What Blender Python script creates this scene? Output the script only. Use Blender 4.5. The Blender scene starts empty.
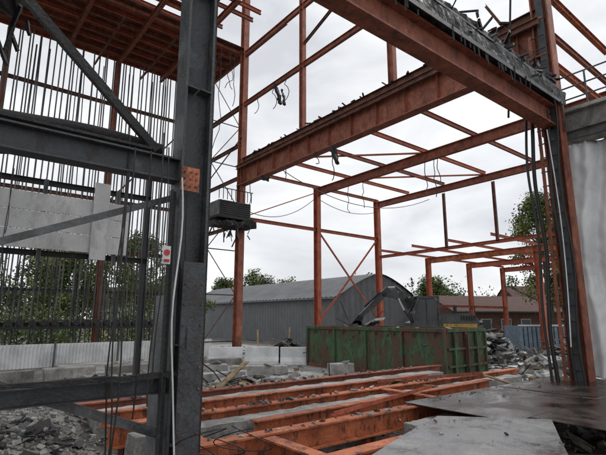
import bpy, math, random
import numpy as np
from mathutils import Vector, Matrix, noise
random.seed(7); np.random.seed(7)
C=bpy.context
E=2.5
ANG=math.radians(51.2)
d1=Vector((math.sin(ANG),math.cos(ANG),0)); d2=Vector((-math.cos(ANG),math.sin(ANG),0))
R0=Vector((7.0,11.9,0)); UP=Vector((0,0,1))
def W(a,b,z): return R0+d1*a+d2*b+UP*z

# ---------------- materials
def mat(name,c1,c2,scale=3,rough=.7,bump=.2,metal=0,c3=None,detail=6,bscale=30,ramp=(.38,.62),dist=.6,spec=.5,rough2=None,stretch=None,grime=0,mul=.55,bdist=.03,gscale=5.5):
    m=bpy.data.materials.new(name); m.use_nodes=True
    n=m.node_tree.nodes; l=m.node_tree.links; b=n['Principled BSDF']
    tc=n.new('ShaderNodeTexCoord'); mp=n.new('ShaderNodeMapping'); l.new(tc.outputs['Object'],mp.inputs[0])
    if stretch: mp.inputs['Scale'].default_value=stretch
    nz=n.new('ShaderNodeTexNoise'); nz.inputs['Scale'].default_value=scale; nz.inputs['Detail'].default_value=detail; nz.inputs['Distortion'].default_value=dist
    nz.inputs['Roughness'].default_value=.65
    l.new(mp.outputs[0],nz.inputs['Vector'])
    cr=n.new('ShaderNodeValToRGB'); cr.color_ramp.elements[0].position=ramp[0]; cr.color_ramp.elements[1].position=ramp[1]
    cr.color_ramp.elements[0].color=(*c1,1); cr.color_ramp.elements[1].color=(*c2,1)
    if c3:
        e=cr.color_ramp.elements.new(min(.98,ramp[1]+.12)); e.color=(*c3,1)
    l.new(nz.outputs['Fac'],cr.inputs[0])
    n2=n.new('ShaderNodeTexNoise'); n2.inputs['Scale'].default_value=bscale; n2.inputs['Detail'].default_value=4
    l.new(tc.outputs['Object'],n2.inputs['Vector'])
    mx=n.new('ShaderNodeMixRGB'); mx.blend_type='MULTIPLY'; mx.inputs[0].default_value=mul
    c4=n.new('ShaderNodeValToRGB'); c4.color_ramp.elements[0].position=.3; c4.color_ramp.elements[1].position=.7
    c4.color_ramp.elements[0].color=(.45,.45,.45,1); c4.color_ramp.elements[1].color=(1.15,1.15,1.15,1)
    l.new(n2.outputs['Fac'],c4.inputs[0]); l.new(cr.outputs[0],mx.inputs[1]); l.new(c4.outputs[0],mx.inputs[2])
    out=mx.outputs[0]
    if grime:
        n3=n.new('ShaderNodeTexNoise'); n3.inputs['Scale'].default_value=gscale; n3.inputs['Detail'].default_value=8; n3.inputs['Roughness'].default_value=.75
        m3=n.new('ShaderNodeMapping'); m3.inputs['Scale'].default_value=(1,1,.45); m3.inputs['Location'].default_value=(3,7,1)
        l.new(tc.outputs['Object'],m3.inputs[0]); l.new(m3.outputs[0],n3.inputs['Vector'])
        c5=n.new('ShaderNodeValToRGB'); c5.color_ramp.elements[0].position=.52; c5.color_ramp.elements[1].position=.60
        c5.color_ramp.elements[0].color=(0,0,0,1); c5.color_ramp.elements[1].color=(grime,grime,grime,1)
        l.new(n3.outputs['Fac'],c5.inputs[0])
        m5=n.new('ShaderNodeMixRGB'); m5.inputs[2].default_value=(.035,.022,.018,1)
        l.new(c5.outputs[0],m5.inputs[0]); l.new(out,m5.inputs[1]); out=m5.outputs[0]
    l.new(out,b.inputs['Base Color'])
    b.inputs['Roughness'].default_value=rough; b.inputs['Metallic'].default_value=metal
    b.inputs['Specular IOR Level'].default_value=spec
    if rough2 is not None:
        mr=n.new('ShaderNodeMapRange'); mr.inputs['From Min'].default_value=.4; mr.inputs['From Max'].default_value=.6
        mr.inputs['To Min'].default_value=rough; mr.inputs['To Max'].default_value=rough2
        l.new(nz.outputs['Fac'],mr.inputs['Value']); l.new(mr.outputs[0],b.inputs['Roughness'])
    if bump:
        bp=n.new('ShaderNodeBump'); bp.inputs['Strength'].default_value=bump; bp.inputs['Distance'].default_value=bdist
        l.new(n2.outputs['Fac'],bp.inputs['Height']); l.new(bp.outputs[0],b.inputs['Normal'])
    return m
RUST=mat('rusty_primer_steel',(.22,.070,.042),(.40,.125,.07),2.2,.62,.3,c3=(.50,.21,.14),grime=.55)
RUSTD=mat('dark_rust_steel',(.075,.036,.028),(.24,.088,.055),2.0,.68,.3,grime=.55)
ORANGE=mat('orange_primer_steel',(.34,.088,.036),(.62,.19,.08),1.6,.5,.3,c3=(.70,.33,.20),rough2=.7,grime=.75)
REDS=mat('red_oxide_steel',(.36,.080,.040),(.54,.145,.075),1.5,.58,.2,grime=.4)
CHAR=mat('charred_steel',(.010,.010,.011),(.034,.032,.032),3,.6,.6,c3=(.10,.095,.09),rough2=.85)
CRUST=mat('burnt_roofing_crust',(.010,.010,.011),(.035,.034,.034),4,.4,.7,c3=(.15,.15,.15),rough2=.8,ramp=(.42,.60),bscale=10,bdist=.05)
GREYS=mat('dark_grey_paint',(.028,.032,.036),(.072,.080,.088),1.8,.4,.25,c3=(.14,.14,.14),rough2=.75,grime=.6)
GREYM=mat('mid_grey_paint',(.06,.065,.07),(.15,.155,.16),2,.5,.2,grime=.4)
BLACK=mat('black_rubber',(.008,.008,.008),(.018,.018,.018),5,.5,.1)
SLAT=mat('slat_steel',(.05,.05,.053),(.15,.15,.15),1.0,.6,0)
CONC=mat('concrete',(.24,.235,.225),(.48,.47,.45),1.6,.9,.4,grime=.3)
SLAB=mat('concrete_slab',(.22,.215,.205),(.42,.41,.395),.8,.75,.25,grime=.3,gscale=1.6,rough2=.95)
CONCD=mat('dirty_concrete',(.12,.118,.11),(.30,.29,.27),1.6,.9,.5)
PANEL=mat('cement_board',(.46,.465,.465),(.60,.605,.60),.7,.7,.05,grime=.22,gscale=2.0,mul=.15)
WHITE=mat('white_painted_metal',(.52,.53,.53),(.74,.75,.75),1.0,.6,.1,mul=.2)
TARP=mat('white_tarp',(.66,.67,.68),(.80,.81,.81),.8,.45,0,mul=.08,grime=.12,gscale=2)
WOOD=mat('timber',(.14,.09,.05),(.34,.24,.14),3,.85,.3,stretch=(1,1,6))
WOODL=mat('new_timber',(.32,.22,.12),(.50,.38,.24),3,.8,.3,stretch=(1,1,6))
GRAVEL=mat('gravel',(.085,.080,.075),(.22,.21,.195),1.2,.95,.8,bscale=14,c3=(.33,.32,.30))
STONE=mat('stones',(.10,.095,.09),(.30,.29,.27),3,.9,.4)
PLATE=mat('wet_steel_plate',(.022,.016,.014),(.085,.06,.05),1.1,.10,.05,rough2=.5,bscale=50,c3=(.12,.09,.075))
PLATE2=mat('galvanised_plate',(.10,.102,.105),(.29,.29,.29),1.3,.12,.06,rough2=.6,bscale=40,grime=.65,gscale=2.4,c3=(.38,.38,.37))
GREEN=mat('rusted_green_paint',(.12,.058,.036),(.050,.10,.043),2.4,.65,.3,ramp=(.45,.50),c3=(.078,.145,.068),dist=1.0,stretch=(1,1,.45),grime=.7)
SHEDW=mat('grey_cladding',(.16,.17,.18),(.20,.21,.22),.6,.6,0)
SHEDR=mat('grey_roofing',(.095,.10,.108),(.14,.145,.15),.6,.55,0)
BRICK=mat('brick',(.10,.055,.042),(.17,.085,.062),3,.9,.3)
ROOFT=mat('roof_tile',(.075,.042,.036),(.12,.062,.05),3,.9,.3)
GLASS=mat('dark_glass',(.02,.025,.03),(.04,.05,.055),1,.15,.0)
L1=mat('leaves_dark',(.026,.045,.015),(.05,.08,.022),1,.6,0,mul=0)
L2=mat('leaves_mid',(.06,.10,.024),(.10,.15,.04),1,.6,0,mul=0)
L3=mat('leaves_light',(.14,.18,.04),(.24,.25,.06),1,.6,0,mul=0)
BARK=mat('bark',(.05,.04,.03),(.12,.10,.08),5,.9,.5)
BLUE=mat('blue_grey_paint',(.13,.19,.25),(.22,.29,.35),2,.6,.1,grime=.3)
SIGNR=mat('sign_red',(.5,.03,.02),(.55,.04,.03),2,.4,0)
MACH=mat('machine_grey',(.035,.037,.04),(.08,.083,.085),2,.4,.1,grime=.5)
MACHY=mat('machine_yellow',(.36,.22,.03),(.5,.32,.05),2,.45,.1,grime=.6)

# ---------------- mesh builder
class B:
    def __init__(s): s.v=[]; s.f=[]; s.mi=[]; s.mats=[]
    def m(s,mt):
        if mt not in s.mats: s.mats.append(mt)
        return s.mats.index(mt)
    def add(s,vs,fs,mt):
        o=len(s.v); s.v+= [tuple(v) for v in vs]; k=s.m(mt)
        for f in fs: s.f.append(tuple(i+o for i in f)); s.mi.append(k)
    def ext(s,prof,p0,p1,mt,up=None,roll=0):
        p0=Vector(p0);p1=Vector(p1); z=(p1-p0).normalized()
        u=Vector(up) if up is not None else (UP if abs(z.z)<.9 else d2)
        x=u.cross(z)
        if x.length<1e-4: x=d1.cross(z)
        x.normalize(); y=z.cross(x)
        n=len(prof); vs=[p0+x*a+y*b for a,b in prof]+[p1+x*a+y*b for a,b in prof]
        fs=[(i,(i+1)%n,n+(i+1)%n,n+i) for i in range(n)]+[tuple(range(n-1,-1,-1)),tuple(range(n,2*n))]
        s.add(vs,fs,mt)
    def I(s,p0,p1,h,b,mt,up=None,tf=None,tw=None):
        tf=tf or max(.012,h*.06); tw=tw or max(.01,h*.04)
        H=h/2;Bf=b/2;t=tw/2
        s.ext([(-Bf,-H),(Bf,-H),(Bf,-H+tf),(t,-H+tf),(t,H-tf),(Bf,H-tf),(Bf,H),(-Bf,H),(-Bf,H-tf),(-t,H-tf),(-t,-H+tf),(-Bf,-H+tf)],p0,p1,mt,up)
    def box(s,p0,p1,w,h,mt,up=None):
        s.ext([(-w/2,-h/2),(w/2,-h/2),(w/2,h/2),(-w/2,h/2)],p0,p1,mt,up)
    def Lp(s,p0,p1,w,mt,up=None,t=.012):
        s.ext([(0,0),(w,0),(w,t),(t,t),(t,w),(0,w)],p0,p1,mt,up)
    def C(s,p0,p1,h,b,mt,up=None,t=.02):
        H=h/2
        s.ext([(0,-H),(b,-H),(b,-H+t),(t,-H+t),(t,H-t),(b,H-t),(b,H),(0,H)],p0,p1,mt,up)
    def tube(s,p0,p1,r,mt,n=10,r2=None):
        p0=Vector(p0);p1=Vector(p1); r2=r2 or r
        z=(p1-p0).normalized(); x=z.orthogonal().normalized(); y=z.cross(x)
        vs=[]
        for p,rr in((p0,r),(p1,r2)):
            for i in range(n):
                a=2*math.pi*i/n; vs.append(p+x*rr*math.cos(a)+y*rr*math.sin(a))
        s.add(vs,[(i,(i+1)%n,n+(i+1)%n,n+i) for i in range(n)]+[tuple(range(n-1,-1,-1)),tuple(range(n,2*n))],mt)
    def chunk(s,c,sx,sy,sz,mt,rot=None,jit=.15):
        rot=rot or Matrix.Rotation(random.uniform(0,6.28),3,'Z')@Matrix.Rotation(random.uniform(-.5,.5),3,'X')@Matrix.Rotation(random.uniform(-.5,.5),3,'Y')
        vs=[]
        for i in (-1,1):
            for j in (-1,1):
                for k in (-1,1):
                    q=Vector((i*sx/2*(1+random.uniform(-jit,jit)),j*sy/2*(1+random.uniform(-jit,jit)),k*sz/2*(1+random.uniform(-jit,jit))))
                    vs.append(Vector(c)+rot@q)
        s.add(vs,[(0,1,3,2),(4,6,7,5),(0,4,5,1),(2,3,7,6),(0,2,6,4),(1,5,7,3)],mt)
    def rough(s,p0,p1,w,h,mt,seg=60,amp=.05,drop=0):
        p0=Vector(p0);p1=Vector(p1); z=(p1-p0).normalized(); x=UP.cross(z).normalized(); y=z.cross(x)
        prof=[(-w/2,-h/2),(0,-h/2),(w/2,-h/2),(w/2,0),(w/2,h/2),(0,h/2),(-w/2,h/2),(-w/2,0)]
        n=8; vs=[]
        for i in range(seg+1):
            p=p0.lerp(p1,i/seg)
            for a,b in prof:
                q=p+x*a+y*b
                vs.append(q+noise.noise_vector(q*2.3)*amp+noise.noise_vector(q*7)*amp*.7)
        fs=[]
        for i in range(seg):
            for j in range(n): fs.append((i*n+j,i*n+(j+1)%n,(i+1)*n+(j+1)%n,(i+1)*n+j))
        fs+=[tuple(range(n-1,-1,-1)),tuple(range(seg*n,seg*n+n))]
        s.add(vs,fs,mt)
    def quad(s,a,b,c,d,mt): s.add([a,b,c,d],[(0,1,2,3)],mt)
    def done(s,name,parent=None,smooth=False):
        me=bpy.data.meshes.new(name); me.from_pydata(s.v,[],s.f)
        for m_ in s.mats: me.materials.append(m_)
        me.polygons.foreach_set('material_index',s.mi)
        if smooth: me.polygons.foreach_set('use_smooth',[True]*len(s.f))
        me.update()
        o=bpy.data.objects.new(name,me); C.scene.collection.objects.link(o)
        if parent: o.parent=parent
        return o
def empty(name):
    o=bpy.data.objects.new(name,None); C.scene.collection.objects.link(o); return o

def cables(name,lines,r,mt,parent=None,res=1):
    cu=bpy.data.curves.new(name,'CURVE'); cu.dimensions='3D'; cu.bevel_depth=r; cu.bevel_resolution=res
    for pts in lines:
        sp=cu.splines.new('POLY'); sp.points.add(len(pts)-1)
        for i,p in enumerate(pts): sp.points[i].co=(*p,1)
    cu.materials.append(mt)
    o=bpy.data.objects.new(name,cu); C.scene.collection.objects.link(o); o.parent=parent
    return o
def sag(p0,p1,d,n=14):
    p0=Vector(p0);p1=Vector(p1); return [p0.lerp(p1,i/n)-UP*d*4*(i/n)*(1-i/n) for i in range(n+1)]
def dangle(p,length,n=10,w=.12):
    p=Vector(p); out=[]; ph=random.uniform(0,9)
    for i in range(n+1):
        t=i/n; out.append(p-UP*length*t+noise.noise_vector(Vector((ph,t*3,0)))*w*t)
    return out

# =============== STEEL FRAME BUILDING
bld=empty('steel_frame_building')
ZT=18.1
b=B()
zA=10.45
b.I(W(0,-.1,zA),W(0,17.0,zA),1.2,.42,RUST,tf=.05,tw=.03)
for i in range(12):
    t=.7+i*1.42
    for sgn in(-1,1): b.box(W(sgn*.10,t,zA-.54),W(sgn*.10,t,zA+.54),.012,.17,RUST,up=d1)
b.I(W(0,0,zA+.82),W(0,16.9,zA+.82),.34,.24,RUSTD)
b.C(W(-.26,0,zA+.45),W(-.26,16.9,zA+.45),.22,.1,RUSTD)
for i in range(50):
    t=random.uniform(1,16); b.chunk(W(random.uniform(-.2,.1),t,zA+1.0),random.uniform(.1,.4),.06,random.uniform(.02,.07),CHAR)
b.done('main_girder',bld)
b=B()
b.I(W(.0,0,7.93),W(-11.6,0,7.93),.62,.36,RUST,tf=.04,tw=.025)
b.I(W(.0,.16,8.46),W(-11.0,.16,8.46),.34,.22,RUSTD)
b.rough(W(.2,-.14,8.48),W(-10.5,-.14,8.48),.36,.34,CRUST,150,.035)
b.rough(W(.2,.1,8.85),W(-9.0,.1,8.9),.55,.34,CRUST,140,.05)
b.rough(W(.25,.6,9.08),W(-8.2,.6,9.1),.8,.12,CRUST,130,.05)
b.box(W(-.1,-.33,8.28),W(-9,-.33,8.28),.02,.10,GREYM)
b.box(W(-.1,-.27,8.72),W(-7.5,-.27,8.74),.05,.05,GREYM)
for i in range(130):
    a=-random.uniform(.2,9); b.chunk(W(a,random.uniform(-.32,.1),8.72+random.uniform(-.3,.42)),random.uniform(.1,.5),random.uniform(.02,.06),random.uniform(.02,.09),random.choice([CRUST,CHAR,GREYM,CRUST]))
for i in range(26):
    a=-random.uniform(.2,8); b.chunk(W(a,-.33,8.2-random.uniform(0,.12)),.03,.02,random.uniform(.1,.4),CHAR,rot=Matrix.Rotation(random.uniform(-.3,.3),3,'X'))
b.done('charred_girder',bld)
b=B()
b.I(W(0,0,.6),W(0,0,15),.48,.34,RUST,up=d2,tf=.04,tw=.025)
b.box(W(-.18,-.02,.9),W(-.18,-.02,15),.20,.03,GREYS,up=d1)
b.Lp(W(-.32,.32,.9),W(-.32,.32,10.5),.09,RUST,up=d1)
for i in range(24):
    z=1.2+i*.4; b.box(W(-.30,-.12,z),W(-.30,.34,z),.02,.03,CHAR)
b.box(W(-.05,-.3,.88),W(-.05,.3,.88),.7,.05,RUSTD)
b.chunk(W(-.05,-.0,7.9),.08,.62,.8,RUSTD,rot=Matrix.Rotation(-ANG+math.pi/2,3,'Z'),jit=.02)
b.done('corner_column',bld)
for (a,q,r) in((-.45,.42,.05),(-.62,.50,.035),(-.42,.02,.03),(-.4,-.2,.028)):
    N=40
    cables('downpipe',[[W(a+.04*math.sin(i*.22+q*9),q+.04*math.cos(i*.3+a*5),.9+i*7.2/N) for i in range(N+1)]],r,BLACK,bld,3)
b=B()
b.I(W(0,16.8,0),W(0,16.8,22.5),.42,.34,RUST,up=d2)
for a in(0,-5.7,-11.4,-17.1): b.I(W(a,22.4,0),W(a,22.4,ZT),.34,.28,RUSTD if a==0 else RUST,up=d2)
for t in(5.6,11.2): b.I(W(0,t,zA+.99),W(0,t,ZT+2),.28,.22,RUST,up=d2)
for z,h in((14.8,.26),(ZT,.3)):
    b.I(W(0,16.8,z),W(0,0,z),h,.16,RUST)
    b.I(W(0,16.8,z),W(0,22.4,z),h,.16,RUSTD)
b.Lp(W(0,16.8,12.8),W(0,22.4,10.4),.08,RUSTD)
b.I(W(0,11.2,ZT-2.2),W(0,5.6,ZT-.2),.14,.1,RUSTD)
for z in(7.6,10.4,12.4): b.I(W(0,16.8,z),W(0,22.4,z),.2,.14,RUSTD)
b.done('upper_wall_frame',bld)
b=B()
for a in(0.3,-1.6):
    b.Lp(W(a,17.6,0),W(a,17.6,16),.09,GREYS,up=d1)
for i in range(6):
    z=1.2+i*2.5
    b.Lp(W(.3,17.6,z),W(-1.6,17.6,z),.06,GREYS)
    s_=1 if i%2 else -1
    b.Lp(W(-.65+s_*.95,17.6,z),W(-.65-s_*.95,17.6,z+2.5),.05,RUSTD)
b.done('lattice_bracing',bld)
b=B()
b.box(W(-1.9,16.6,7.75),W(.35,16.6,7.75),1.3,.12,CHAR)
b.box(W(-1.75,16.6,8.25),W(.2,16.6,8.25),1.1,.82,GREYM)
for i in range(7): b.box(W(-1.7,16.02,7.92+i*.11),W(.15,16.02,7.92+i*.11),.05,.05,CHAR)
for a in(-1.8,-.1): b.Lp(W(a,16.1,7.7),W(a,17.4,6.4),.08,CHAR)
b.rough(W(-2.0,16.4,7.35),W(.5,16.4,7.5),.9,.35,CHAR,20,.14)
for i in range(16): b.chunk(W(random.uniform(-2,.5),random.uniform(16,17),7.2-random.uniform(0,.4)),.05,.04,random.uniform(.2,.7),random.choice([CHAR,GREYM]))
for i in range(9): b.box(W(-1.8+i*.25,16.0,8.7),W(-1.8+i*.25,16.0,9.3),.03,.03,CHAR,up=d1)
b.box(W(-1.85,16.0,9.3),W(.3,16.0,9.3),.04,.04,CHAR)
b.done('ventilation_unit')
# rear frames
b=B()
zc=10.5
for a in(5.7,11.4):
    b.I(W(a,16.8,0),W(a,16.8,zc+.3),.38,.30,REDS,up=d2)
    b.I(W(a,0,0),W(a,0,zc+.3),.38,.30,REDS,up=d2)
    b.I(W(a,16.8,zc),W(a,0,zc),.50 if a<6 else .4,.24,RUST)
for k in range(7):
    q=16.8*k/6
    b.I(W(0.2,q,zc+.32+(.02*(k%2))),W(11.6,q,zc+.32+(.02*(k%2))),.20,.11,REDS if k%2 else RUST)
b.Lp(W(0,14,zc+.2),W(5.7,8.4,zc+.2),.08,REDS); b.Lp(W(5.7,14,zc+.2),W(11.4,8.4,zc+.2),.08,REDS)
b.I(W(0,0,9.8),W(11.4,0,9.8),.22,.14,ORANGE)
b.I(W(0,0,12.2),W(5.5,0,12.2),.22,.14,ORANGE)
b.I(W(0,16.8,8.0),W(11.4,16.8,8.0),.2,.14,REDS)
for s_ in(0,1):
    b.Lp(W(5.8 if s_ else 11.3,16.8,7.9),W(11.3 if s_ else 5.8,16.8,2.2),.09,REDS,t=.03)
b.Lp(W(.1,16.8,8),W(5.6,16.8,10.4),.06,REDS)
zl=6.9
b.I(W(11.4,16.8,zl-.2),W(11.4,3,zl-.2),.2,.14,REDS)
for t in(5.6,8.9): b.I(W(11.4,16.8-t,zc-.3),W(11.4,16.8-t,zl-.2),.16,.12,RUSTD,up=d2)
for a in(17.2,23.0,28.7):
    for q in(16.8,8.4,0): b.I(W(a,q,0),W(a,q,zl+.2),.36,.28,REDS,up=d2)
    b.I(W(a,17,zl),W(a,-.2,zl),.42,.22,ORANGE if a<20 else REDS)
for k in range(7):
    q=16.8*k/6
    if k in(2,): continue
    b.I(W(11.6,q,zl+.32),W(29,q,zl+.32),.16,.1,REDS)
b.I(W(17.2,16.8,3.4),W(28.7,16.8,3.4),.2,.14,REDS)
b.done('rear_frames',bld)

# LEFT: slatted wall
b=B()
a=-19
while a<-1.2:
    dz=random.uniform(-.1,.3); lean=random.gauss(0,.07)
    if random.random()>.03: b.box(W(a,22.1,1.6+random.uniform(-.7,.5)),W(a+lean,22.1,ZT-.1+dz),.07,.03,SLAT,up=d2)
    a+=random.choice([.2,.25,.27,.3])
a=-19
while a<-1.0:
    if random.random()>.25: b.box(W(a,21.5,.9),W(a+random.gauss(0,.14),21.6,6.4+random.uniform(-1.4,1.2)),.05,.03,CHAR,up=d2)
    a+=.25
a=-19
while a<-1.0:
    if random.random()>.55: b.box(W(a+random.gauss(0,.1),22.9,1.0),W(a+random.gauss(0,.2),22.9,ZT-.3),.05,.03,SLAT,up=d2)
    a+=.33
b.done('vertical_slats',bld)
b=B()
for z,h,m_ in((2.15,.22,CHAR),(3.9,.16,GREYS),(6.2,.2,RUSTD),(9.2,.2,RUSTD),(12.3,.2,RUSTD),(15.2,.2,RUSTD)):
    b.I(W(-19,22.35,z),W(-.1,22.35,z),h,.14,m_)
a=-19
while a<-1: b.tube(W(a,21.3,2.25),W(a,21.0,2.25),.16,CHAR,8); a+=.5
b.box(W(-19,21.2,2.0),W(-1,21.2,2.0),.3,.12,CHAR)
b.Lp(W(-5.7,22.3,9),W(-1,22.3,15),.09,RUSTD)
b.done('slat_wall_rails',bld)
b=B()
q=22.6; i=0
while q>12.4:
    if q>16.5: x0,x1=-19,.3
    else: x0,x1=-19,random.choice([-2.2,-3.5,-1.2])
    b.I(W(x0,q,ZT+.25),W(x1,q,ZT+.25),.22,.12,RUST if i%2 else REDS)
    q-=.78; i+=1
for k in range(14):
    if k in(8,12,10): continue
    b.box(W(-19,22.3-k*.74,ZT+.42),W(.2 if k<8 else -2.6-random.random(),22.3-k*.74,ZT+.42),.66,.04,RUSTD if k%3 else RUST)
for a in(0,-2.85,-5.7,-8.55,-11.4,-14.2): b.I(W(a,22.8,ZT-.05),W(a,12.6,ZT-.05),.34,.18,RUST)
for a in(-1.4,-4.2,-7): b.C(W(a,22.8,ZT-.4),W(a,17.0,ZT-.4),.14,.08,RUSTD)
b.done('roof_deck',bld)

# LEFT FRAME near (L plane b=0)
LA=-10.7
b=B()
b.I(W(LA,0,-.0),W(LA,0,11),.36,.28,GREYS,up=d1,tf=.03,tw=.02)
b.box(W(LA-.0,-.215,0),W(LA-.0,-.215,3.1),.26,.03,GREYS,up=d2)
b.box(W(LA+.02,.34,.9),W(LA+.02,.34,2.75),.36,.3,GREYM,up=d2)
b.Lp(W(LA-.28,-.1,.2),W(LA-.28,-.1,3.9),.07,CHAR,up=d1)
b.C(W(LA+.22,.1,0),W(LA+.22,.1,9),.14,.06,CHAR,up=d1)
b.box(W(LA-.10,-.215,3.9),W(LA-.10,-.215,4.18),.22,.02,ORANGE,up=d2)
for i in range(3):
    for j in range(3): b.tube(W(LA-.17+i*.07,-.225,3.96+j*.08),W(LA-.17+i*.07,-.245,3.96+j*.08),.012,RUSTD,6)
for z in(1.2,2.2,5.2,6.6):
    for s_ in(-1,1): b.box(W(LA+s_*.08,0,z),W(LA+s_*.08+.001,0,z+.015),.13,.32,GREYS)
for j in range(9):
    for s_ in(-1,1): b.tube(W(LA+s_*.1,-.228,1.1+j*.22),W(LA+s_*.1,-.246,1.1+j*.22),.012,RUSTD,6)
b.done('near_column',bld)
b=B()
b.I(W(LA-.15,0,4.17),W(LA-6,0,4.17),.27,.2,GREYS,tf=.02)
b.I(W(LA-.15,.0,1.80),W(LA-6,0,1.80),.16,.14,GREYS)
b.rough(W(LA-.1,-.12,1.92),W(LA-6,-.12,1.92),.05,.05,CHAR,40,.03)
b.box(W(LA-1.95,.02,5.75),W(LA-.42,.02,4.38),.07,.09,CHAR)
b.box(W(LA-3.3,.06,2.55),W(LA-.1,.06,3.9),.03,.07,GREYM)
b.box(W(LA-3,.1,2.45),W(LA-.15,.1,1.28),.06,.09,GREYM)
b.Lp(W(LA-.2,.2,4.35),W(LA-4,2.5,4.35),.06,CHAR)
b.box(W(LA-5,.05,4.37),W(LA-.5,.05,4.37),.2,.03,CHAR)
b.done('near_bracing',bld)
cables('charred_pipe',[[W(LA-.3-i*.2,.16+.01*math.sin(i),4.46+.03*math.sin(i*.5)) for i in range(30)]],.062,CHAR,bld,4)
b=B()
b.rough((-6.5,5.8,6.6),(-3.95,6.1,8.3),.9,.9,CHAR,40,.25)
b.rough((-5.6,4.6,6.6),(-3.5,5.0,7.3),.5,.35,CHAR,40,.14)
b.rough((-7,6.5,8.4),(-3.6,6.8,8.9),1.6,.3,CHAR,50,.2)
b.rough((-6.2,5.2,7.0),(-3.75,5.3,7.9),.8,1.0,CHAR,40,.2)
b.rough((-5.2,4.7,6.3),(-3.3,4.75,6.9),.5,.9,CHAR,40,.16)
for i in range(40):
    b.chunk((-random.uniform(3.9,5.6),random.uniform(5,6),random.uniform(6.1,7)),.05,.04,random.uniform(.2,.6),CHAR)
b.done('charred_ceiling_remains',bld)
b=B()
for i in range(3):
    z=4.42+i*.475
    b.box(W(-18,8,z),W(-8.85-random.uniform(0,.06),8,z),.05,.46,PANEL)
for a in(-9.2,-11,-13,-15): b.C(W(a,8.06,3.9),W(a,8.06,6.0),.1,.05,GREYM,up=d1)
b.box(W(-9.65,7.9,4.0),W(-9.65,7.9,6.1),.4,.05,PANEL,up=d2)
b.I(W(-18,8.2,4.1),W(-8.2,8.2,4.1),.14,.1,CHAR)
b.I(W(-18,8.2,5.95),W(-8.2,8.2,5.95),.14,.1,CHAR)
b.I(W(-8.3,8.2,0),W(-8.3,8.2,7.2),.16,.14,GREYS,up=d1)
b.done('cladding_panel',bld)

# floor beams: long runs left to right with concrete strips between
b=B()
zf=.9
def floorI(p,q,m_=ORANGE,h=.34,w=.24,dz=0): b.I(W(*p,zf-h/2+dz),W(*q,zf-h/2),h,w,m_,tf=.025)
floorI((-10.6,2.7),(2,2.7)); floorI((-10.6,.75),(-.1,.75),dz=.03)
floorI((-10.6,4.9),(1,4.9),RUST)
floorI((-10.4,3.75),(-1.5,3.6),ORANGE,.24,.18)
floorI((-8.6,1.75),(-1.2,1.85),ORANGE,.26,.2,-.04)
for a in(-9.9,-4.6): floorI((a,.9),(a+.05,2.55),ORANGE,.28,.18)
floorI((-9.1,-3),(-9.1,.6),ORANGE,.28,.2)
floorI((-10.6,-.6),(-3.5,-.6),ORANGE)
for a in(-10.3,-7,-4,-1):
    b.I(W(a,2.7,0),W(a,2.7,.55),.2,.2,RUSTD,up=d1); b.I(W(a,.75,0),W(a,.75,.55),.2,.2,RUSTD,up=d1)
for a in [x*.45 for x in range(-23,-1)]:
    for q in(.75,2.7): b.tube(W(a,q+.07,zf+.0),W(a,q+.07,zf+.05),.018,RUSTD,6)
b.Lp(W(-7.6,.9,.93),W(-4.0,1.6,.96),.07,REDS); b.Lp(W(-4,3.2,.9),W(-1.2,2.0,1.0),.08,RUST)
for i in range(160):
    q=random.choice([.75,2.7,4.9]); a=random.uniform(-10,-.5)
    b.chunk(W(a,q+random.uniform(-.09,.09),zf+.025),random.uniform(.02,.12),random.uniform(.02,.07),.03,random.choice([CONCD,CHAR,CONC,RUSTD]))
b.done('floor_beams',bld)
b=B()
b.rough(W(-10.4,2.25,.6),W(1,2.25,.6),.42,.4,CONC,80,.025)
b.rough(W(-10.4,4.35,.6),W(0,4.35,.6),.55,.4,CONC,70,.025)
b.rough(W(-6.5,.05,.62),W(-3.8,.05,.62),.7,.3,CONC,30,.02)
b.rough(W(-9.6,1.3,.50),W(-6.4,1.25,.52),.5,.3,CONCD,30,.03)
b.done('concrete_sills',bld)
b=B()
b.Lp(W(0,1.6,12.5),W(0,.2,9.6),.09,RUSTD); b.Lp(W(0,2.4,9.9),W(-.05,.2,8.2),.08,CHAR)
b.tube(W(-.3,1.1,8.3),W(-.3,.6,13),.03,CHAR)
b.done('corner_braces',bld)
ln=[]
for i in range(9):
    ln.append(dangle(W(LA-random.uniform(-.35,.9),-.3+random.uniform(-.1,.3),random.uniform(3.9,4.6)),random.uniform(1.6,3.6)))
for i in range(9): ln.append(dangle(W(-9.7-random.uniform(0,5),7.9,6.1),random.uniform(2,5),w=.3))
cables('thin_wires',ln,.008,BLACK,bld)
ln=[]
for k in range(7):
    p=W(LA+random.uniform(-.5,.6),-.1+random.uniform(-.3,.3),random.uniform(.8,1.3)); pts=[]
    ph=random.uniform(0,9)
    for i in range(22): pts.append(p+Vector((.3*math.sin(i*.45+ph),.2*math.cos(i*.4+ph*2),.18*math.sin(i*.31+ph)))+d1*i*.015)
    ln.append(pts)
cables('tangled_wires',ln,.006,BLACK,bld)
ln=[sag(W(0,16.8,8.6),W(5.7,16.8,10.2),.9),sag(W(5.7,16.8,10.1),W(11.4,16.8,10.0),.5),sag(W(0,13,9.9),W(11,12,9.9),1.2)]
for q,l_ in((15.6,1.5),(12.2,.9),(8.8,1.6),(8.6,.8),(10,.5)): ln.append(dangle(W(-.2,q,9.9),l_,w=.4))
for q in(13.5,15.2,12.4): ln.append(dangle(W(-.1,q,14.8),random.uniform(1,2.2),w=.5))
for k in range(5): ln.append(dangle(W(5.7,random.uniform(3,14),10.3),random.uniform(.6,2),w=.4))
for k in range(5): ln.append(dangle(W(-random.uniform(.5,2),17,ZT),random.uniform(2,9),w=.6))
cables('hanging_cables',ln,.02,BLACK,bld)
b=B()
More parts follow.
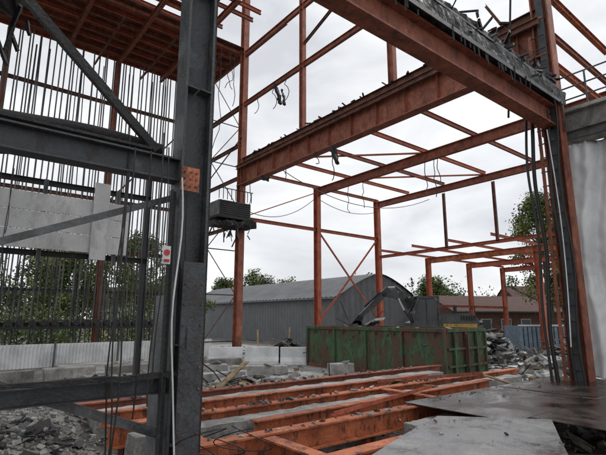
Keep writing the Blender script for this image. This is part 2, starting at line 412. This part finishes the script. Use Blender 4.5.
b.rough(W(-.3,8.8,9.75),W(-.2,8.6,8.9),.25,.12,CHAR,8,.1); b.rough(W(-.1,14.5,9.8),W(-.1,13.9,9.5),.1,.2,CHAR,8,.1);b.rough(W(0,13.4,14.6),W(0.1,13.2,13.6),.25,.12,CHAR,8,.12);b.rough(W(0,12.9,14.2),W(0,12.7,13.3),.1,.1,CHAR,8,.08)
b.done('hanging_scraps',bld)
ln=[[W(LA-.25+.03*math.sin(i*.7)+(.25*max(0,(i-10)/6)**2),-.34,4.0-i*.22) for i in range(17)]]
cables('white_conduit',ln,.009,WHITE,bld)
cables('white_lead',[[W(-.75+.25*math.sin(t*3.1),-.1,7.4-5.6*t) for t in [i/14 for i in range(0,15)]]],.015,WHITE,bld)
b=B()
b.box(W(LA-.36,-.30,3.05),W(LA-.36,-.30,3.24),.085,.01,WHITE,up=d2)
b.tube(W(LA-.36,-.308,3.17),W(LA-.36,-.316,3.17),.032,SIGNR,20)
b.box(W(LA-.36,-.308,3.07),W(LA-.36,-.308,3.10),.06,.008,SIGNR,up=d2)
b.done('warning_sign')

# floor plates
P=Vector((1.9,9.0,0))
def PP(a,q,z): return P+d1*a-d2*q+UP*z
def plate(bb,cs,t,m_,n=14,amp=.012):
    c=[Vector(x) for x in cs]; vs=[]
    for j in range(n+1):
        for i in range(n+1):
            u,v=i/n,j/n; p=(c[0]*(1-u)+c[3]*u)*(1-v)+(c[1]*(1-u)+c[2]*u)*v
            p=p+UP*amp*noise.noise(p*.9); vs.append(p)
    N=(n+1)**2; top=[(j*(n+1)+i,(j+1)*(n+1)+i,(j+1)*(n+1)+i+1,j*(n+1)+i+1) for j in range(n) for i in range(n)]
    lo=[v-UP*t for v in vs]
    rim=[i for i in range(n+1)]+[j*(n+1)+n for j in range(1,n+1)]+[n*(n+1)+i for i in range(n-1,-1,-1)]+[j*(n+1) for j in range(n-1,0,-1)]
    fs=top+[tuple(N+k for k in reversed(f)) for f in top]+[(rim[k],rim[(k+1)%len(rim)],N+rim[(k+1)%len(rim)],N+rim[k]) for k in range(len(rim))]
    bb.add(vs+lo,fs,m_)
b=B()
plate(b,[PP(0,0,.945),PP(0,2.1,.945),PP(3.2,2.1,.945),PP(3.2,0,.945)],.014,PLATE)
plate(b,[PP(3.23,0.05,.952),PP(3.23,2.1,.96),PP(6.5,2.1,.945),PP(6.5,0,.945)],.014,PLATE)
plate(b,[PP(.4,2.16,.965),PP(.5,4.6,.95),PP(6.5,4.6,.95),PP(6.5,2.14,.955)],.014,PLATE)
o=b.done('steel_floor_plate')
b=B()
plate(b,[(2.1,7.55,.995),(.75,5.5,.985),(2.6,4.6,.985),(3.7,7.2,1.0)],.012,PLATE2,amp=.03)
b.done('galvanised_sheet')
b=B()
for i in range(110):
    if random.random()<.2: p=Vector((random.uniform(1.4,3.2),random.uniform(5.6,7.2),1.0))
    else: p=PP(random.uniform(.1,5.5),abs(random.gauss(0,.4))+.05,.955)
    s_=.008+.03*random.random()**3; b.chunk(p+UP*s_*.25,s_*1.5,s_,s_*.6,random.choice([CONCD,CHAR,RUSTD,CONC]))
b.done('loose_grit')

# tarp & balcony
b=B(); nx,nz=110,90; vs=[];fs=[]
for j in range(nz+1):
    for i in range(nx+1):
        q=.45-i/nx*4.0; z=1.0+(7.4-1.0)*j/nz
        qq=q+.12*math.sin(z*1.1)
        f=.13*math.sin(qq*6.5)+.06*math.sin(qq*15+z*.7)+.10*noise.noise(Vector((q*1.3,z*.7,3)))+.045*noise.noise(Vector((q*5+z*2,z*2.5,8)))
        f+=.05*abs(noise.noise(Vector((q*3-z*1.5,z*1.2,1))))
        vs.append(W(.75+f,q+(.08*math.sin(z*2.3) if i==0 else 0),z-(.25*abs(math.sin(q*2.4)) if j==nz else 0)))
for j in range(nz):
    for i in range(nx): k=j*(nx+1)+i; fs.append((k,k+1,k+nx+2,k+nx+1))
b.add(vs,fs,TARP); b.done('white_tarpaulin',None,True)
bal=empty('concrete_balcony')
b=B()
b.box(W(1.0,.35,7.85),W(1.0,-5,7.85),1.3,.5,CONCD); b.box(W(.85,.4,8.16),W(.85,-5,8.16),1.3,.1,CONC)
b.box(W(.5,.3,7.5),W(.5,-5,7.5),.1,.22,GREYM)
b.done('slab',bal)
b=B()
for i in range(5): b.tube(W(.3,.3-i*1.1,8.2),W(.3,.3-i*1.1,9.2),.025,GREYM)
for z in(8.5,8.85,9.2): b.tube(W(.3,.35,z),W(.3,-5,z),.022,GREYM)
b.done('railing',bal)

# =============== GROUND
def gh(x,y):
    def ss(e0,e1,v): t=min(1,max(0,(v-e0)/(e1-e0))); return t*t*(3-2*t)
    m_=(1-ss(-3.6,-1.2,x+ (y-5)*.35))*(1-ss(9,17,y))
    h=.85*m_
    r=math.hypot(x,y)
    if r<60: h+=.10*noise.noise(Vector((x*.5,y*.5,0)))+.05*noise.noise(Vector((x*2,y*2,1)))
    return h
xs=sorted(set([round(float(v),3) for v in np.concatenate([np.linspace(-600,-60,10),np.linspace(-60,-14,24),np.linspace(-14,14,100),np.linspace(14,60,40),np.linspace(60,600,10)])]))
ys=sorted(set([round(float(v),3) for v in np.concatenate([np.linspace(-100,0,6),np.linspace(0,20,90),np.linspace(20,60,50),np.linspace(60,800,12)])]))
vs=[(x,y,gh(x,y)) for y in ys for x in xs]; nX=len(xs)
fs=[(j*nX+i,j*nX+i+1,(j+1)*nX+i+1,(j+1)*nX+i) for j in range(len(ys)-1) for i in range(nX-1)]
b=B(); b.add(vs,fs,GRAVEL); b.done('ground',None,True)
# concrete yard slab (bays with joints)
b=B()
for i in range(4):
    for j in range(7):
        a0=-8+i*4.0; q0=5.6+j*3.6
        b.box(W(a0+.02,q0+1.79,.12+random.uniform(0,.008)),W(a0+3.98,q0+1.79,.12+random.uniform(0,.008)),3.57,.3,SLAB)
b.done('yard_pavement')
def stone(b,x,y,s_,m_,z=None):
    z=gh(x,y) if z is None else z
    b.chunk((x,y,z+s_*.2),s_,s_*random.uniform(.6,1),s_*random.uniform(.4,.8),m_,jit=.35)
b=B()
for i in range(6000):
    x=random.uniform(-7,-.8); y=random.uniform(3.5,13); stone(b,x,y,random.choice([.02,.03,.04,.05,.06,.09]),random.choice([STONE,CONCD,STONE,CONC]))
for i in range(1100):
    x=random.uniform(-9,16); y=random.uniform(15,36); stone(b,x,y,random.choice([.04,.05,.08,.12,.2]),random.choice([STONE,CONCD,STONE,CONC,WOOD,CHAR]),.27)
b.done('gravel_stones')
def pile(name,cx,cy,rx,ry,h,n,mats,smin,smax,flat=.5,bars=14,z0=0):
    b=B()
    for i in range(n):
        r=math.sqrt(random.random()); t=random.uniform(0,6.28); x=cx+rx*r*math.cos(t); y=cy+ry*r*math.sin(t)
        z=max(z0,gh(x,y))+h*(1-r)*random.uniform(.3,1); s_=smin+(smax-smin)*random.random()**2
        b.chunk((x,y,z),s_*random.uniform(.6,1.6),s_*random.uniform(.4,1),s_*random.uniform(.15,flat*1.4),random.choice(mats),jit=.3)
    for i in range(n//bars):
        r=math.sqrt(random.random()); t=random.uniform(0,6.28); x=cx+rx*r*math.cos(t); y=cy+ry*r*math.sin(t); z=max(z0,gh(x,y))+h*(1-r)
        p=Vector((x,y,z)); dv=Vector((random.gauss(0,1),random.gauss(0,1),random.uniform(-.1,.5))).normalized()
        L_=random.uniform(.5,1.5)*(smax*2)
        m_=random.choice([CHAR,CHAR,GREYM,WOOD])
        mid=p+dv*L_*.5+UP*.05; dv2=(dv+Vector((random.gauss(0,.4),random.gauss(0,.4),-.2))).normalized()
        b.tube(p,mid,.02,m_,5); b.tube(mid,mid+dv2*L_*.5,.02,m_,5)
    return b.done(name)
pile('rubble_pile',10.9,19.0,3.0,2.2,1.6,1900,[CONC,CONCD,STONE,CONC,GREYM,WHITE,WHITE],.06,.5)
pile('rubble_pile',13.6,23,3.2,2.4,1.6,900,[CONC,CONCD,STONE,BLUE,GREYM,WHITE],.1,.6)
pile('scrap_heap',10.5,28.0,2.8,1.5,2.6,600,[CHAR,GREYM,CONC,CONCD,WHITE,GREYS],.12,.7,.3)
pile('debris_pile',1.5,11.5,5.5,2.6,.35,1500,[CONCD,CHAR,RUSTD,STONE,WOOD,GREYM,CONC],.05,.4,.3)
pile('debris_pile',-3.0,12.5,3.0,3.0,.4,700,[CONCD,CONC,CHAR,RUSTD,WOOD,CONC],.05,.45,.3)
pile('debris_pile',6,9.5,3,2,.3,400,[CONCD,CHAR,RUSTD,STONE,WOOD],.06,.35,.3)
pile('debris_pile',.6,8,2.2,1.4,.25,700,[CONCD,CHAR,RUSTD,STONE,WOODL,CONC,GREYM],.04,.3,.3)
pile('debris_pile',-1.5,15.2,3.2,1.2,.45,420,[CONCD,CONC,CHAR,WOODL,GREYM,CONC],.06,.45,.3,z0=.27)
pile('debris_pile',-.8,24.5,1.8,1.0,1.5,260,[CHAR,GREYM,CHAR,GREYS,CONCD],.1,.6,.3,z0=.27)
pile('scrap_heap',-4.0,6.9,1.2,.8,.3,120,[CHAR,GREYS,CHAR,CONCD],.04,.22,.3)
def cblock(x,y,sx,sy,sz,r,z0=.27,m_=CONC,tilt=.08):
    b=B(); rot=Matrix.Rotation(r,3,'Z')@Matrix.Rotation(random.uniform(-tilt,tilt),3,'Y')
    b.chunk((x,y,z0+sz/2-.02),sx,sy,sz,m_,rot=rot,jit=.08)
    b.chunk((x+sx*.2,y-.1,z0+sz+.02),sx*.3,sy*.5,.08,CONCD,jit=.3)
    o=b.done('concrete_block'); md=o.modifiers.new('bev','BEVEL'); md.width=.03; md.segments=2
for t in((-2.6,15.5,1.5,.5,.5,.2),(-.6,15.2,1.6,.5,.4,-.1),(-1.6,17.2,2.0,.5,.55,.1),(1.3,16.4,.8,.5,.7,.5),(-3.6,18.2,1.4,.6,.5,.3),(2.2,14.4,1.9,.4,.3,-.3),(.2,13.6,1.1,.6,.25,.2)): cblock(*t)
# white barriers beyond the slab
for i in range(5):
    b=B(); x=-4.6+i*1.75; y=23.0+.15*math.sin(i*2)
    prof=[(-.28,0),(.28,0),(.26,.16),(.12,.34),(.08,.82),(-.08,.82),(-.12,.34),(-.26,.16)]
    b.ext(prof,(x,y,.27),(x+1.65,y+.06*math.sin(i),.27),WHITE)
    o=b.done('white_barrier'); md=o.modifiers.new('bev','BEVEL'); md.width=.02; md.segments=2
b=B()
for (x,y,h,lx) in((-2.3,24.2,1.7,-.05),(-.8,24.6,1.8,.1),(.6,24.2,1.6,-.1)):
    b.box((x,y,0.2),(x+lx,y,h+.2),.07,.07,WOODL,up=(0,1,0))
b.done('timber_posts')
b=B()
for (p,q,w) in(((-2.6,12.6,.35),(-1.7,14.2,1.2),.18),((3.0,11.5,.9),(4.2,13.6,.5),.2),((2.4,12,.95),(2.0,13.5,.4),.18),((6.1,11.5,.6),(4.8,12.6,1.0),.16)):
    b.box(p,q,w,.04,WOOD)
b.done('timber_planks')

b=B(); n=260
vs=[];fs=[]
for i in range(n+1):
    a=-20+i*20.5/n; off=.03 if i%2 else -.03
    vs+= [W(a,20.6+off,.15),W(a,20.6+off,1.25)]
for i in range(n): fs.append((2*i,2*i+2,2*i+3,2*i+1))
b.add(vs,fs,WHITE)
for a in range(-20,1,3): b.box(W(a,20.5,0),W(a,20.5,1.35),.08,.08,GREYM,up=d1)
b.done('corrugated_white_fence')
for i in range(7):
    b=B(); b.chunk(W(-15+i*2.2,15+.3*(i%2),.32),1.8,.5,.55,CONC if i%2 else CONCD,rot=Matrix.Rotation(math.pi/2-ANG+random.uniform(-.12,.12),3,'Z'),jit=.05)
    o=b.done('concrete_block'); md=o.modifiers.new('bev','BEVEL'); md.width=.03; md.segments=2

# =============== CONTAINER
con=empty('rolloff_container')
Cn=Vector((5.0,16.5,0))
def K(a,q,z): return Cn+d1*a+d2*q+UP*z
Lc,Wc,Hc=7.6,2.6,2.1
b=B()
b.box(K(.04,Lc/2,.3),K(.04,Lc/2,Hc-.1),Lc,.05,GREEN,up=d1)
b.box(K(Wc-.04,Lc/2,.3),K(Wc-.04,Lc/2,Hc-.1),Lc,.05,GREEN,up=d1)
b.box(K(Wc/2,.04,.3),K(Wc/2,.04,Hc-.1),Wc-.1,.05,GREEN,up=d2)
b.box(K(Wc/2,Lc-.04,.3),K(Wc/2,Lc-.04,Hc-.1),Wc-.1,.05,GREEN,up=d2)
b.box(K(Wc/2,.05,.35),K(Wc/2,Lc-.05,.35),Wc-.1,.06,RUSTD)
b.done('walls',con)
b=B()
for a in(0,Wc): b.box(K(a,-.04,Hc-.05),K(a,Lc+.04,Hc-.05),.14,.13,GREEN)
for q in(0,Lc): b.box(K(.09,q,Hc-.052),K(Wc-.09,q,Hc-.052),.12,.12,GREEN)
for a in(0,Wc): b.box(K(a,-.04,.35),K(a,Lc+.04,.35),.12,.16,RUSTD)
n=4
for i in range(n+1):
    q=i*Lc/n
    for a in(-.03,Wc+.03): b.box(K(a,q,.38),K(a,q,Hc-.12),.10,.09,GREEN,up=d1)
for a in(.5,1.22,1.95): b.box(K(a,-.05,.38),K(a,-.05,Hc-.12),.09,.09,GREEN,up=d2)
for z in(.8,1.4): b.box(K(.1,-.06,z),K(Wc-.1,-.06,z),.05,.08,GREEN)
b.box(K(1.22,-.14,.5),K(1.22,-.14,1.9),.05,.05,RUSTD,up=d2)
for q in [x*.95+.4 for x in range(8)]: b.box(K(-.07,q,Hc-.16),K(-.07,q,Hc-.3),.06,.05,RUSTD,up=d1)
b.done('ribs',con)
b=B()
for a in(.5,1.9):
    b.box(K(a,.1,.24),K(a,Lc-.1,.24),.12,.16,RUSTD)
    for q in(.4,Lc-.4): b.tube(K(a-.12,q,.3),K(a+.12,q,.3),.1,CHAR,14)
b.done('skids',con)
b=B()
for i in range(260):
    b.chunk(K(random.uniform(.3,2.1),random.uniform(.3,Lc-.3),1.75+random.uniform(-.3,.24)),random.uniform(.1,.9),random.uniform(.05,.3),random.uniform(.03,.15),random.choice([CHAR,RUST,WOOD,CONCD,GREYM,GREYS]))
b.done('scrap_load',con)

# excavator behind container, facing left
ex=empty('demolition_excavator')
X0=Vector((7.35,26.0,0)); sc=1.0
def T(x,y,z): return X0+Vector((-x,y,z+.6))*sc
b=B()
for y in(-1.1,1.1):
    pts=[]
    for i in range(20):
        t=2*math.pi*i/20; pts.append(((1.6 if math.cos(t)>0 else -1.6)+.42*math.cos(t),.45+.42*math.sin(t)))
    vs=[T(px,y-.28,pz-.4) for px,pz in pts]+[T(px,y+.28,pz-.4) for px,pz in pts]; k=20
    b.add(vs,[(i,(i+1)%k,k+(i+1)%k,k+i) for i in range(k)]+[tuple(range(k-1,-1,-1)),tuple(range(k,2*k))],CHAR)
b.box(T(0,-.9,.45),T(0,.9,.45),1.6,.9,GREYS)
b.done('tracks',ex)
b=B()
hull=[(-2.0,1.0),(1.3,1.0),(1.4,1.6),(.2,2.1),(-1.7,2.15),(-2.05,1.8)]
vs=[T(x,-1.25,z) for x,z in hull]+[T(x,1.25,z) for x,z in hull]
b.add(vs,[(i,(i+1)%6,6+(i+1)%6,6+i) for i in range(6)]+[tuple(range(5,-1,-1)),tuple(range(6,12))],MACH)
b.box(T(-1.9,-1.27,1.45),T(-.1,-1.27,1.45),.03,.25,MACHY)
for i in range(6): b.box(T(-1.8+i*.14,-1.3,1.75),T(-1.8+i*.14,-1.3,2.0),.05,.02,CHAR,up=(0,1,0))
cab=[(.1,1.3),(1.3,1.3),(1.5,2.1),(1.15,2.95),(.1,2.95)]
ins=[(.18,1.4),(1.24,1.4),(1.42,2.1),(1.10,2.88),(.18,2.88)]
vs=[T(x,-1.27,z) for x,z in ins]+[T(x,-.43,z) for x,z in ins]
b.add(vs,[(i,(i+1)%5,5+(i+1)%5,5+i) for i in range(5)]+[tuple(range(4,-1,-1)),tuple(range(5,10))],GLASS)
for y in(-1.3,-.4):
    for i in range(5):
        p,q=cab[i],cab[(i+1)%5]; b.box(T(p[0],y,p[1]),T(q[0],y,q[1]),.09,.09,MACH,up=(0,1,0))
b.box(T(.72,-1.3,1.35),T(.72,-1.3,2.9),.07,.07,MACH,up=(0,1,0))
b.box(T(.05,-.85,3.0),T(1.2,-.85,3.0),1.0,.08,MACH)
b.box(T(.1,-1.29,1.55),T(1.35,-1.29,1.55),.04,.4,MACH)
b.tube(T(-1.3,.4,2.1),T(-1.3,.4,2.6),.07,CHAR)
for x in(-1.9,-.9,0): b.tube(T(x,-1.1,2.1),T(x,-1.1,2.5),.025,CHAR,6)
b.tube(T(-1.9,-1.1,2.5),T(0,-1.1,2.5),.025,CHAR,6)
for i in range(4): b.box(T(1.1-i*.02,-1.0+.2*i,3.08),T(1.2,-1.0+.2*i,3.08),.08,.08,WHITE)
b.done('body',ex)
b=B()
def arm(pts,w,m_):
    for i in range(len(pts)-1):
        (x0,z0,h0),(x1,z1,h1)=pts[i],pts[i+1]
        dx,dz=x1-x0,z1-z0; L_=math.hypot(dx,dz); nx_,nz_=-dz/L_,dx/L_
        cs=[(x0+nx_*h0/2,z0+nz_*h0/2),(x1+nx_*h1/2,z1+nz_*h1/2),(x1-nx_*h1/2,z1-nz_*h1/2),(x0-nx_*h0/2,z0-nz_*h0/2)]
        ww=w*(1-.02*i)
        vs=[T(x,.1-ww/2,z) for x,z in cs]+[T(x,.1+ww/2,z) for x,z in cs]
        b.add(vs,[(3,2,1,0),(4,5,6,7),(0,1,5,4),(1,2,6,5),(2,3,7,6),(3,0,4,7)],m_)
arm([(.8,1.6,.4),(1.15,2.4,.55),(1.5,2.9,.58),(2.0,3.2,.52),(2.8,3.25,.34)],.34,MACH)
arm([(2.5,3.55,.25),(2.95,3.05,.38),(3.4,2.6,.32),(4.2,1.9,.22)],.28,MACH)
b.tube(T(1.2,-.2,1.5),T(1.7,-.2,2.3),.08,MACH); b.tube(T(1.7,-.2,2.3),T(2.0,-.2,2.95),.045,WHITE)
b.tube(T(1.7,.1,3.3),T(2.1,.1,3.65),.07,MACH);b.tube(T(2.1,.1,3.6),T(2.55,.1,3.58),.045,WHITE)
b.tube(T(3.0,-.1,3.3),T(3.9,-.1,2.5),.06,CHAR)
for x,z in((2.75,3.2),(1.5,2.9),(4.15,1.95)): b.tube(T(x,-.2,z),T(x,.4,z),.1,CHAR,12)
arm([(4.1,2.0,.3),(4.4,1.5,.5)],.5,CHAR)
for s_ in(-1,1): arm([(4.3,1.7,.2),(4.4+s_*.45,1.3,.25),(4.4+s_*.15,.8,.1)],.5,CHAR)
b.done('boom_and_grapple',ex)
pile('scrap_heap',3.6,22.9,2.4,.9,2.6,420,[CHAR,GREYS,GREYM,WHITE,GREYS,CHAR],.1,.8,.2,8)

# =============== BACKGROUND BUILDINGS
sh=empty('grey_corrugated_shed')
S0=Vector((2.9,42,0))
def S(a,q,z): return S0+d1*a+d2*q+UP*z
Ls,Ws,he,hr=32,12,4.3,6.8
def corr(b,p0,p1,up0,up1,n,amp,mt,nrm):
    vs=[]
    for i in range(n+1):
        t=i/n; o=nrm*(amp if (i//2)%2 else 0)
        vs+=[p0.lerp(p1,t)+o,up0.lerp(up1,t)+o]
    b.add(vs,[(2*i,2*i+2,2*i+3,2*i+1) for i in range(n)],mt)
def rz(t): return he+(hr-he)*(1-abs(2*t-1)**1.45)
b=B()
corr(b,S(0,0,0),S(0,Ls,0),S(0,0,he),S(0,Ls,he),256,.05,SHEDW,-d1)
nn=60
for q in(0,Ls):
    vs=[]
    for i in range(nn+1):
        t=i/nn; o=.05 if (i//2)%2 else 0
        vs+=[S(t*Ws,q-o,0),S(t*Ws,q-o,rz(t))]
    b.add(vs,[(2*i,2*i+2,2*i+3,2*i+1) for i in range(nn)],SHEDR)
b.quad(S(Ws,0,0),S(Ws,Ls,0),S(Ws,Ls,he),S(Ws,0,he),SHEDW)
b.done('walls',sh)
b=B(); m_=14
for k in range(m_):
    t0,t1=k/m_,(k+1)/m_
    e0=-.03 if k==0 else 0; e1=.03 if k==m_-1 else 0
    corr(b,S((t0+e0)*Ws,-.3,rz(t0)+.03),S((t0+e0)*Ws,Ls+.3,rz(t0)+.03),S((t1+e1)*Ws,-.3,rz(t1)+.03),S((t1+e1)*Ws,Ls+.3,rz(t1)+.03),200,.05,SHEDR,UP)
b.box(S(-.45,-.3,he-.05),S(-.45,Ls,he-.05),.14,.14,SHEDW)
b.done('roof',sh)

def house(name,x0,y0,x1,y1,dep,h,roofh,wm,rm,nw):
    e=empty(name); p0=Vector((x0,y0,0)); p1=Vector((x1,y1,0)); u=(p1-p0).normalized(); v=Vector((-u.y,u.x,0)); L_=(p1-p0).length
    def H(a,q,z): return p0+u*a+v*q+UP*z
    b=B()
    b.add([H(0,0,0),H(L_,0,0),H(L_,dep,0),H(0,dep,0),H(0,0,h),H(L_,0,h),H(L_,dep,h),H(0,dep,h),H(0,dep/2,h+roofh),H(L_,dep/2,h+roofh)],[(0,1,5,4),(1,2,6,9,5),(2,3,7,6),(3,0,4,8,7)],wm); b.done('walls',e)
    b=B()
    b.add([H(-.3,-.4,h-.1),H(L_+.3,-.4,h-.1),H(L_+.3,dep/2,h+roofh+.06),H(-.3,dep/2,h+roofh+.06),H(L_+.3,dep+.4,h-.1),H(-.3,dep+.4,h-.1)],[(0,1,2,3),(3,2,4,5)],rm); b.box(H(-.3,-.45,h-.12),H(L_+.3,-.45,h-.12),.12,.12,GREYM); b.done('roof',e)
    b=B()
    for i in range(nw):
        a=(i+.5)*L_/nw
        b.box(H(a,-.02,h*.38),H(a,-.02,h*.74),1.2,.06,WHITE,up=v); b.box(H(a,-.05,h*.40),H(a,-.05,h*.72),1.05,.04,GLASS,up=v)
    b.done('windows',e)
house('brick_outbuilding',15,46,29,50,8,3.2,1.6,BRICK,ROOFT,6)
house('distant_house',-40,88,-22,92,9,5,3.5,CONC,ROOFT,5)
house('distant_house',40,85,60,88,9,5,3.5,BRICK,ROOFT,5)
b=B()
for i in range(14): b.box((14.0+i*.28,30,0.2),(14.0+i*.28,30,1.9),.2,.12,BLUE,up=(0,1,0))
b.box((13.9,30.1,1.1),(18,30.1,1.1),.08,1.7,BLUE); b.box((13.9,32.2,1.1),(18,32.2,1.1),.08,1.7,BLUE); b.box((13.9,30.05,2.0),(18,30.05,2.0),.15,.1,WHITE)
b.box((13.95,30.1,1.1),(13.95,32.2,1.1),.08,1.7,BLUE);b.box((17.95,30.1,1.1),(17.95,32.2,1.1),.08,1.7,BLUE)
b.done('blue_skip')

# =============== TREES
def leaves(centers,sig,n_per,size,name,parent=None,light=.3):
    N=len(centers)*n_per
    g=np.clip(np.random.normal(0,1,(N,3)),-1.9,1.9)
    c=np.repeat(np.array(centers),n_per,axis=0)+g*np.repeat(np.array(sig)[:,None],n_per,axis=0)
    u=np.random.normal(0,1,(N,3)); u/=np.linalg.norm(u,axis=1)[:,None]
    w=np.random.normal(0,1,(N,3)); v=np.cross(u,w); v/=np.linalg.norm(v,axis=1)[:,None]
    s_=size*np.random.uniform(.6,1.3,(N,1))
    P_=np.stack([c-u*s_*.5,c+v*s_*.3,c+u*s_*.5,c-v*s_*.3],axis=1).reshape(-1,3)
    me=bpy.data.meshes.new(name)
    me.vertices.add(4*N); me.vertices.foreach_set('co',P_.ravel())
    me.loops.add(4*N); me.loops.foreach_set('vertex_index',np.arange(4*N,dtype=np.int32))
    me.polygons.add(N); me.polygons.foreach_set('loop_start',np.arange(0,4*N,4,dtype=np.int32)); me.polygons.foreach_set('loop_total',np.full(N,4,dtype=np.int32))
    for m_ in (L1,L2,L3): me.materials.append(m_)
    cl=np.repeat(np.random.uniform(0,1,len(centers)),n_per)*.7+np.random.uniform(0,.3,N)+light-.3
    me.polygons.foreach_set('material_index',np.where(cl<.35,0,np.where(cl<.72,1,2)).astype(np.int32))
    me.update(calc_edges=True)
    o=bpy.data.objects.new(name,me); C.scene.collection.objects.link(o); o.parent=parent; return o
def tree(x,y,h,r,dens=1.0,light=.3,name='deciduous_tree',ls=.22):
    e=empty(name); b=B(); base=Vector((x,y,0)); top=Vector((x+random.uniform(-.4,.4),y,h*.85))
    b.tube(base,base.lerp(top,.4),h*.022,BARK,8,h*.016); b.tube(base.lerp(top,.4),top,h*.016,BARK,8,h*.004)
    cs=[];sg=[]
    for i in range(int(18+h*2.0)):
        t=random.uniform(.28,.97); p=base.lerp(top,t); an=random.uniform(0,6.28)
        rr=r*math.sin(min(1,(1.05-t)*1.5+.12)*math.pi/2)*random.uniform(.35,1)
        q=p+Vector((math.cos(an)*rr,math.sin(an)*rr,random.uniform(.05,.3)*rr+.1*h*random.random()))
        b.tube(p,q,h*.006,BARK,5,h*.002)
        for k in range(2):
            cs.append(tuple(p.lerp(q,random.uniform(.55,1.05))+Vector((random.gauss(0,.3),random.gauss(0,.3),random.gauss(0,.3))))); sg.append(random.uniform(.35,.7)*r*.2)
    b.done('trunk',e); leaves(cs,sg,int(130*dens),ls,'crown',e,light)
tree(21.5,40,14.5,3.6,1.5,.4); tree(27,42,13.5,4,1.3,.35); tree(24.5,36,10,3,1.1,.35)
for (x,y,h,r) in((-30,40,10.5,4),(-24,42,10,3.5),(-19,38,9.5,3.2),(-15,42,11,3.6),(-12,45,9,3.2),(-26,34,9,3),(-34,36,10,4)): tree(x,y,h,r,1.2,random.uniform(.45,.65))
for (x,y,h,r) in((-8,80,10.5,4.5),(-2,84,9.5,4.5),(-5,82,8.5,4),(-13,78,9,4)): tree(x,y,h,r,1.2,.35,ls=.36)
tree(17.5,62,8,3.4,1.2,.3,ls=.3)
cs=[];sg=[]
for i in range(520):
    an=random.uniform(-1.05,1.05); rr=random.uniform(95,125)
    hh=7.4+2.0*math.sin(an*9)+random.uniform(-1,1.5)
    cs.append((rr*math.sin(an),rr*math.cos(an),random.uniform(.5,hh))); sg.append(random.uniform(.9,1.6))
leaves(cs,sg,90,.65,'distant_tree_line',None,.25)
cs=[];sg=[]
for i in range(130):
    cs.append((random.uniform(-34,-9),random.uniform(31,36),random.uniform(.3,2.6))); sg.append(random.uniform(.4,.8))
leaves(cs,sg,130,.25,'hedge',None,.45)

# =============== WORLD / LIGHT
w=bpy.data.worlds.new('World'); C.scene.world=w; w.use_nodes=True
n=w.node_tree.nodes; l=w.node_tree.links; bg=n['Background']
sky=n.new('ShaderNodeTexSky'); sky.sky_type='NISHITA'; sky.sun_disc=False
el,rotz=math.radians(50),math.radians(60)
sky.sun_elevation=el; sky.sun_rotation=rotz
tc=n.new('ShaderNodeTexCoord'); mp=n.new('ShaderNodeMapping'); mp.inputs['Scale'].default_value=(1,1,2.6); l.new(tc.outputs['Generated'],mp.inputs[0])
nz=n.new('ShaderNodeTexNoise'); nz.inputs['Scale'].default_value=2.6; nz.inputs['Detail'].default_value=6; nz.inputs['Roughness'].default_value=.52; nz.inputs['Distortion'].default_value=.4
l.new(mp.outputs[0],nz.inputs['Vector'])
cr=n.new('ShaderNodeValToRGB'); cr.color_ramp.elements[0].position=.34; cr.color_ramp.elements[1].position=.64
cr.color_ramp.elements[0].color=(7.2,7.4,7.8,1); cr.color_ramp.elements[1].color=(11.2,11.3,11.4,1)
l.new(nz.outputs['Fac'],cr.inputs[0])
mx=n.new('ShaderNodeMixRGB'); mx.inputs[0].default_value=.93; l.new(sky.outputs[0],mx.inputs[1]); l.new(cr.outputs[0],mx.inputs[2])
l.new(mx.outputs[0],bg.inputs[0]); bg.inputs[1].default_value=.1
sd=bpy.data.lights.new('sun','SUN'); sd.energy=1.5; sd.angle=math.radians(15); sd.color=(1,.97,.93)
so=bpy.data.objects.new('sun',sd); C.scene.collection.objects.link(so)
dirv=Vector((math.sin(rotz)*math.cos(el),math.cos(rotz)*math.cos(el),math.sin(el)))
so.rotation_euler=dirv.to_track_quat('Z','Y').to_euler(); so.location=(0,0,40)
cd=bpy.data.cameras.new('camera'); cd.sensor_width=36; cd.lens=27.03; cd.clip_end=3000; cd.clip_start=.05
co=bpy.data.objects.new('camera',cd); C.scene.collection.objects.link(co); co.location=(0,0,E); co.rotation_euler=(math.radians(90+11.2),0,0)
C.scene.camera=co
C.scene.view_settings.view_transform='Standard'; C.scene.view_settings.look='None'; C.scene.view_settings.exposure=0
